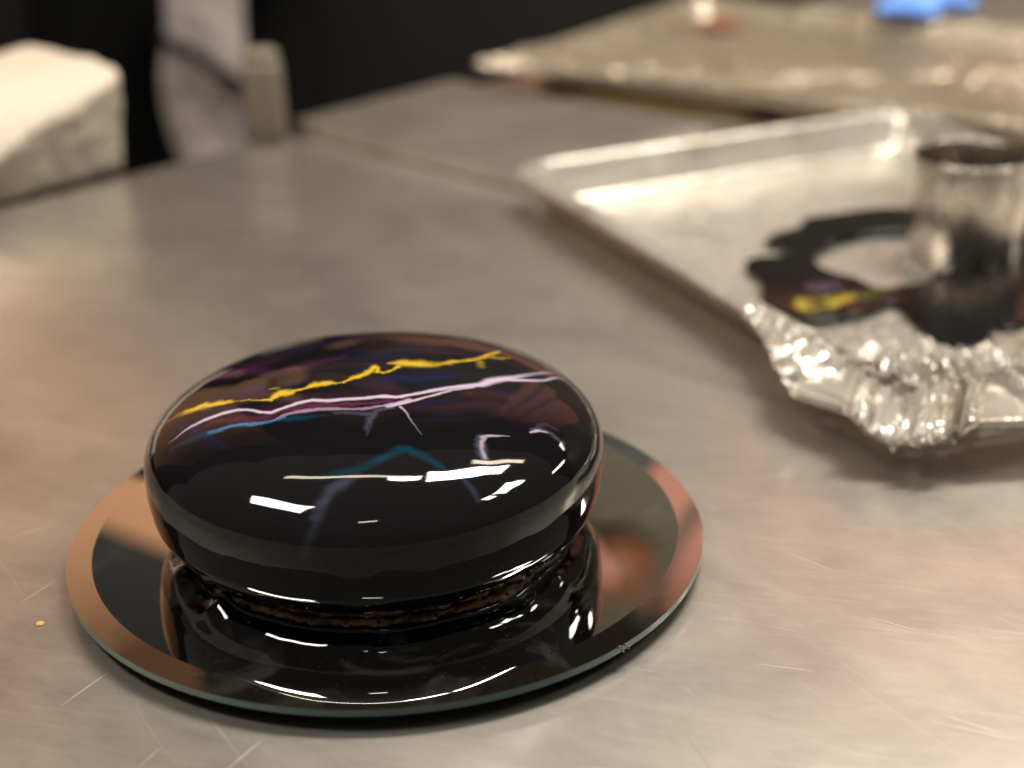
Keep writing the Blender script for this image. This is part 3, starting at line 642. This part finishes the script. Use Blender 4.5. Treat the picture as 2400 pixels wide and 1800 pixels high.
# spilled glaze
PUDDLE = [(0.372, 0.3979), (0.3422, 0.4072), (0.309, 0.408), (0.2848, 0.41), (0.2538, 0.4), (0.2337, 0.3921), (0.2273, 0.3767), (0.2089, 0.3618), (0.2043, 0.3498), (0.2147, 0.3378), (0.21, 0.3254), (0.1904, 0.3203), (0.1861, 0.3084), (0.1908, 0.2867), (0.1882, 0.2606), (0.1873, 0.2462), (0.197, 0.2294), (0.205, 0.2194), (0.2331, 0.2269), (0.247, 0.235), (0.2558, 0.2414), (0.2589, 0.2224), (0.2616, 0.2036), (0.2678, 0.1809), (0.2753, 0.1742), (0.2899, 0.1856), (0.298, 0.1979), (0.3152, 0.2065), (0.3464, 0.2385), (0.3781, 0.3126), (0.3866, 0.3731)]
HOLE = [(0.2276, 0.3147), (0.2399, 0.3405), (0.2595, 0.3563), (0.2842, 0.3617), (0.2932, 0.3608), (0.2962, 0.3423), (0.2935, 0.3104), (0.2875, 0.2858), (0.2812, 0.2742), (0.2702, 0.2703), (0.2552, 0.2662), (0.2445, 0.282), (0.2316, 0.2961)]
YEL = [(0.2051, 0.2485), (0.2058, 0.2309), (0.2194, 0.232), (0.2339, 0.2429), (0.2434, 0.253), (0.2308, 0.2524), (0.2149, 0.2478)]
GRN = [(0.237, 0.2462), (0.25, 0.2489), (0.2577, 0.2556), (0.2527, 0.2611), (0.2425, 0.2545)]
PNK = [(0.2135, 0.2684), (0.227, 0.2726), (0.2361, 0.2667), (0.2272, 0.26), (0.2144, 0.2587)]
def blob(name, loops, z, half, m, parent=None, bev=0.0009):
    cu = bpy.data.curves.new(name, 'CURVE'); cu.dimensions = '2D'; cu.fill_mode = 'BOTH'
    cu.extrude = half; cu.bevel_depth = bev; cu.bevel_resolution = 2; cu.offset = -bev
    for lp in loops:
        sp = cu.splines.new('BEZIER'); sp.bezier_points.add(len(lp) - 1); sp.use_cyclic_u = True
        for bp_, (x, y) in zip(sp.bezier_points, lp):
            bp_.co = (x, y, 0); bp_.handle_left_type = bp_.handle_right_type = 'AUTO'
    tmp = bpy.data.objects.new('tmp', cu); COL.objects.link(tmp)
    me = bpy.data.meshes.new_from_object(tmp.evaluated_get(bpy.context.evaluated_depsgraph_get()))
    bpy.data.objects.remove(tmp)
    me.name = name; me.materials.clear(); me.materials.append(m)
    o = bpy.data.objects.new(name, me); COL.objects.link(o); o.location = (0, 0, z)
    if parent: o.parent = parent
    return o
M_SPILL = mat('spilled_black_glaze', (0.003, 0.003, 0.0035), 0.05)
M_SPILL.node_tree.nodes['Principled BSDF'].inputs['Specular IOR Level'].default_value = 0.4
M_SPY = mat('yellow_glaze', tuple(lin((150, 130, 44))), 0.15)
def patchy(m, scale, dark):
    bs = m.node_tree.nodes['Principled BSDF']; n = noise_node(m, scale, (1, 1, 1), 0, 4, 0.6, 0.8)
    L(m, mixrgb(m, ramp(m, n.outputs[0], [(0.38, g(0)), (0.56, g(1))]).outputs[0], dark, tuple(bs.inputs['Base Color'].default_value)[:3]), bs.inputs['Base Color'])
patchy(M_SPY, 110, (0.02, 0.016, 0.006))
M_SPG = mat('green_glaze', tuple(lin((60, 70, 20))), 0.15)
M_SPP = mat('violet_glaze', tuple(lin((66, 52, 66))), 0.15)
patchy(M_SPG, 120, (0.008, 0.008, 0.004)); patchy(M_SPP, 120, (0.005, 0.004, 0.005))
spill = tag(empty('glaze_spill', (0, 0, 0)), 'spilled black glaze ring with a yellow smear on the wrap-lined tray', 'glaze')
blob('black_pool', [PUDDLE, HOLE], 0.0058, 0.0006, M_SPILL, spill, 0.0016)
blob('yellow_smear', [YEL], 0.0084, 0.0002, M_SPY, spill, 0.0003)
blob('green_smear', [GRN], 0.0087, 0.0002, M_SPG, spill, 0.0003)
blob('violet_smear', [PNK], 0.0084, 0.0002, M_SPP, spill, 0.0003)

# second tray behind, crumpled paper in it, on a gold cake board
rot2 = math.radians(-35)
w2 = Vector((math.cos(rot2), math.sin(rot2), 0)); l2 = Vector((-math.sin(rot2), math.cos(rot2), 0))
FL2 = Vector((0.060, 0.785, 0.0))
T2H = (0.27, 0.158, 0.019)
M_GOLD = mat('gold_card', (0.30, 0.19, 0.06), 0.4, 0.4)
ng = noise_node(M_GOLD, 7, (1, 1, 1), 0, 3, 0.6)
L(M_GOLD, ramp(M_GOLD, ng.outputs[0], [(0.36, (0.05, 0.022, 0.010)), (0.44, (0.26, 0.165, 0.055)), (0.7, (0.34, 0.23, 0.09))]).outputs[0], M_GOLD.node_tree.nodes['Principled BSDF'].inputs['Base Color'])
C2 = FL2 + w2 * T2H[0] + l2 * T2H[1] + Vector((0, 0, 0.0052))
V, F = box_verts(-0.245, 0.26, -0.160, 0.15, 0.0, 0.005)
board = tag(bevel_obj(obj('cake_board', V, F, M_GOLD, None, False, (C2.x, C2.y, 0.0), rot2), 0.001, 2), 'gold brown board under the wrap-lined tray at the back', 'board')
tray2 = tray('baking_tray', *T2H, C2, rot2, 'shallow aluminium tray lined with dull wrap on a gold board at the back')
film_liner('tray_wrap', *T2H, C2, rot2, M_FILM2, 'dull crumpled wrap lining the shallow tray at the back', 'wrap',
           (-T2H[0], -T2H[1]), (0.0022, 0.0060), (0.0006, 0.008), 0.045, 60, fine=0.6, corner_flat=0.4)

# chocolate smear on the film and a blue glove lying on the far rim
M_CHOC = mat('chocolate_smear', (0.22, 0.07, 0.025), 0.35)
V, F = lathe([(0.016 * math.cos(a), 0.008 * math.sin(a)) for a in np.linspace(0, 1.5, 8)], 28, True, True)
V = V * np.array([1.3, 0.9, 1.0]); V[:, :2] *= (1 + 0.25 * vnoise(V * 120, 5))[:, None]
tag(obj('chocolate_blob', V, F, M_CHOC, loc=(0.252, 0.965, 0.0130), rotz=0.6), 'small reddish brown smear on the wrap in the back tray', 'chocolate')
M_BLUE = mat('blue_nitrile', (0.13, 0.30, 0.78), 0.4)
def glove(loc, rotz):
    me = bpy.data.meshes.new('nitrile_glove'); bm = bmesh.new()
    parts = [((0, 0, 0.018), (0.045, 0.038, 0.016)), ((-0.045, -0.012, 0.014), (0.030, 0.010, 0.010)), ((-0.048, 0.010, 0.014), (0.032, 0.010, 0.011)), ((-0.042, 0.030, 0.013), (0.028, 0.009, 0.010)),
             ((-0.040, -0.032, 0.012), (0.024, 0.009, 0.009)), ((0.012, -0.045, 0.014), (0.012, 0.024, 0.010)), ((0.055, 0.0, 0.016), (0.025, 0.030, 0.013))]
    for c, s in parts:
        r = bmesh.ops.create_icosphere(bm, subdivisions=3, radius=1)
        for v in r['verts']: v.co = Vector((v.co.x * s[0] + c[0], v.co.y * s[1] + c[1], max(v.co.z * s[2] + c[2], 0.0)))
    P = np.array([v.co[:] for v in bm.verts]); dz = 0.004 * vnoise(P * 60, 81)
    for v, q in zip(bm.verts, dz): v.co.z = max(v.co.z + q, 0.0)
    bm.to_mesh(me); bm.free(); me.materials.append(M_BLUE); me.polygons.foreach_set('use_smooth', [True] * len(me.polygons))
    o = bpy.data.objects.new('nitrile_glove', me); COL.objects.link(o); o.location = loc; o.rotation_euler = (0, 0, rotz)
    o.scale = (0.72, 0.72, 0.8)
    md = o.modifiers.new('remesh', 'REMESH'); md.mode = 'VOXEL'; md.voxel_size = 0.0025; md.use_smooth_shade = True
    return o
tag(glove((0.438, 0.945, 0.0230), 0.9), 'bright blue rubber glove lying over the far rim of the back tray', 'glove')

# flat steel sheet between the trays and the far edge
V = [tab(s, d, z) for z in (0.012, 0.0005) for s, d in ((0.0, 0.004), (0.170, 0.004), (0.185, 0.262), (0.0, 0.262))]
sheet = tag(bevel_obj(obj('steel_sheet', V, [(0, 3, 2, 1), (4, 5, 6, 7), (0, 1, 5, 4), (1, 2, 6, 5), (2, 3, 7, 6), (3, 0, 4, 7)], M_SHEET, smooth=False), 0.002, 2), 'flat steel sheet lying along the far table edge behind the cake', 'steel sheet')


# white paper-wrapped block at the left, its top folded over
def paper_sack():
    ns, H, D = 110, 0.079, 0.13
    rows = []
    for i in range(ns + 1):
        s = -0.30 + 0.30 * i / ns
        e = min(1.0, (0.0 - s) / 0.006); e = math.sqrt(max(0.0, 1 - (1 - e) ** 2)) if s > -0.006 else 1.0
        x = np.clip((s + 0.13) / 0.13, 0, 1)
        tc = H * (0.36 + 0.56 * x ** 0.8)
        back = 0.030 * (1 - 0.75 * x)
        Hs = H * (0.97 + 0.03 * math.sin(s * 40 + 1)) * (0.93 + 0.07 * e)
        prof = [(0.014, 0.0), (0.011, 0.006), (0.006, tc * 0.5), (0.0, tc - 0.004), (0.002, tc), (0.006 + back * 0.35, tc + (Hs - tc) * 0.55), (0.010 + back, Hs - 0.003), (0.020 + back, Hs), (D * 0.8, Hs), (D - 0.006, Hs - 0.004), (D, Hs - 0.012), (D, 0.006), (D - 0.006, 0.0)]
        p = np.array(prof); pr_ = resample(p, 64)
        sh = (1 - e) * 0.02
        pr_[:, 0] = sh + pr_[:, 0] * (D - 2 * sh) / D
        rows.append(np.column_stack([np.full(64, s), pr_[:, 0], pr_[:, 1]]))
    P = np.concatenate(rows)
    cr = 0.0012 * vnoise(P * 26, 91) + 0.0011 * ridge(P * np.array([40, 60, 60]), 92) + 0.0006 * ridge(P * 120, 93)
    P[:, 1] += cr * (P[:, 2] > 0.004); P[:, 2] = np.maximum(P[:, 2] + 0.5 * cr * (P[:, 2] > 0.006), 0)
    F = grid_faces(ns + 1, 64); F.append(tuple(range(64))); F.append(tuple(range(ns * 64, (ns + 1) * 64))[::-1])
    return P, F
M_SACK = mat('white_paper', (0.56, 0.47, 0.37), 0.6)
V, F = paper_sack()
sx, sy, _ = (-0.212, 0.558, 0)
tag(obj('paper_parcel', V, F, M_SACK, None, True, (sx, sy, 0.0), math.radians(48)), 'cream paper parcel with a folded top at the left table edge', 'parcel')

# beige upright tub at the far edge
M_POST = mat('beige_plastic', (0.165, 0.135, 0.10), 0.5)
tub = tag(empty('plastic_tub', (-0.130, 0.640, 0.0)), 'slim beige upright tub standing at the far table edge', 'tub')
loops = [(0.0115, 0.0), (0.0145, 0.002), (0.0150, 0.01), (0.0142, 0.055), (0.0126, 0.061)]
n_ = len(rrect(0.01, 0.01, 0.005))
V = np.concatenate([np.column_stack([rrect(w_, w_ * 0.8, 0.005), np.full(n_, z)]) for w_, z in loops])
F = grid_faces(len(loops), n_); F.append(tuple(range(n_))[::-1]); F.append(tuple(range((len(loops) - 1) * n_, len(loops) * n_)))
obj('body', V, F, M_POST, tub)
loops = [(0.0120, 0.0612), (0.0130, 0.0625), (0.0124, 0.067), (0.0090, 0.0700)]
V = np.concatenate([np.column_stack([rrect(w_, w_ * 0.8, 0.005), np.full(n_, z)]) for w_, z in loops])
F = grid_faces(len(loops), n_); F.append(tuple(range(n_))[::-1]); F.append(tuple(range((len(loops) - 1) * n_, len(loops) * n_)))
obj('cap', V, F, mat('khaki_cap', (0.165, 0.135, 0.088), 0.5), tub)

# ------------------------------------------------------------------ person in black behind the table
def skin_mesh(name, verts, edges, radii, m, root=0, sub=2):
    me = bpy.data.meshes.new(name); me.from_pydata(verts, edges, []); me.update()
    o = bpy.data.objects.new(name, me); COL.objects.link(o)
    sk = o.modifiers.new('skin', 'SKIN'); sk.use_smooth_shade = True
    for i, r in enumerate(radii):
        rr_ = r if isinstance(r, tuple) else (r, r)
        me.skin_vertices[0].data[i].radius = rr_
        me.skin_vertices[0].data[i].use_root = (i == root)
    ss = o.modifiers.new('sub', 'SUBSURF'); ss.levels = sub; ss.render_levels = sub
    me.materials.append(m)
    return o
def person(loc):
    z0 = -0.9
    pv = [(0, 0, .92), (0, 0, 1.08), (0, 0, 1.26), (0, 0, 1.38), (0, -.01, 1.45), (0, -.02, 1.53), (0, -.02, 1.62),
          (-.10, 0, .86), (-.11, -.01, .48), (-.11, .02, .09), (-.12, -.12, .04),
          (.10, 0, .86), (.11, -.01, .48), (.11, .02, .09), (.12, -.12, .04),
          (-.19, 0, 1.36), (-.25, .03, 1.10), (-.20, -.16, 1.02), (-.12, -.22, 1.05),
          (.19, 0, 1.36), (.25, .03, 1.10), (.20, -.16, 1.02), (.12, -.22, 1.07)]
    ed = [(0, 1), (1, 2), (2, 3), (3, 4), (4, 5), (5, 6), (0, 7), (7, 8), (8, 9), (9, 10), (0, 11), (11, 12), (12, 13), (13, 14), (3, 15), (15, 16), (16, 17), (17, 18), (3, 19), (19, 20), (20, 21), (21, 22)]
    rd = [(.16, .12), (.145, .11), (.16, .12), (.13, .10), (.055, .055), (.078, .09), (.06, .07), (.10, .105), (.065, .07), (.045, .05), (.045, .03), (.10, .105), (.065, .07), (.045, .05), (.045, .03),
          (.065, .065), (.048, .048), (.036, .036), (.04, .022), (.065, .065), (.048, .048), (.036, .036), (.04, .022)]
    return pv, ed, rd
pl = Vector((-0.36, 1.50, -0.9))
pv, ed, rd = person(pl)
pers = tag(empty('person', pl), 'person in black clothes standing behind the table with a grey towel', 'person')
M_BODY = mat('clothes_and_skin', (0.006, 0.006, 0.006), 0.9)
tcn = N(M_BODY, 'ShaderNodeTexCoord'); sep = N(M_BODY, 'ShaderNodeSeparateXYZ'); L(M_BODY, tcn.outputs['Object'], sep.inputs[0])
isface = mathn(M_BODY, 'GREATER_THAN', sep.outputs[2], 1.43)
L(M_BODY, mixrgb(M_BODY, isface, (0.006, 0.006, 0.006), (0.50, 0.29, 0.19)), M_BODY.node_tree.nodes['Principled BSDF'].inputs['Base Color'])
M_BODY.node_tree.nodes['Principled BSDF'].inputs['Specular IOR Level'].default_value = 0.1
bd = skin_mesh('body', pv, ed, rd, M_BODY); bd.parent = pers
M_HAIR = mat('dark_hair', (0.02, 0.013, 0.008), 0.6)
V, F = lathe([(0.092 * math.cos(a), 0.11 * math.sin(a)) for a in np.linspace(-0.15, math.pi / 2 - 0.02, 14)], 40, True, True)
V = V * np.array([0.95, 1.12, 1.0]); V += 0.004 * np.stack([vnoise(V * 90, 3), vnoise(V * 90, 4), vnoise(V * 90, 5)], -1)
obj('hair', V, F, M_HAIR, pers, loc=(0, 0.0, 1.60))

def cloth_panel(name, outline_fn, nx, nz, m, seed):
    V = []
    for i in range(nz + 1):
        for j in range(nx + 1):
            V.append(outline_fn(j / nx, i / nz))
    V = np.array(V)
    V[:, 1] += 0.008 * vnoise(V * np.array([34, 1, 6]), seed) + 0.003 * vnoise(V * 60, seed + 1)
    F = [(i * (nx + 1) + j, i * (nx + 1) + j + 1, (i + 1) * (nx + 1) + j + 1, (i + 1) * (nx + 1) + j) for i in range(nz) for j in range(nx)]
    o = obj(name, V, F, m)
    md = o.modifiers.new('thick', 'SOLIDIFY'); md.thickness = 0.004
    return o
M_TOWEL = mat('grey_towel', (0.40, 0.34, 0.31), 0.9)
def towel_fn(u, v):   # v 0 top .. 1 bottom
    z = 0.06 - 0.285 * v
    left = -0.352 + 0.012 * math.sin(v * 6) + 0.06 * max(0, v - 0.55)
    rightx = -0.245 - 0.015 * v
    x = left + (rightx - left) * u
    return (x, 1.345 - 0.01 * math.sin(u * 3.1), z + 0.02 * (u - 0.5) * v)
tow = tag(cloth_panel('side_towel', towel_fn, 24, 40, M_TOWEL, 95), 'grey towel hanging in front of the black trousers', 'towel')
sv = [(-0.350, 1.318, -0.052), (-0.334, 1.312, -0.059), (-0.306, 1.310, -0.073), (-0.276, 1.312, -0.098), (-0.230, 1.318, -0.128)]
strap = skin_mesh('apron_string', [(x - pl.x, y - pl.y, z - pl.z) for x, y, z in sv], [(i, i + 1) for i in range(4)], [(0.012, 0.008)] * 5, M_BLACKCLOTH, 0, 1)
strap.parent = pers
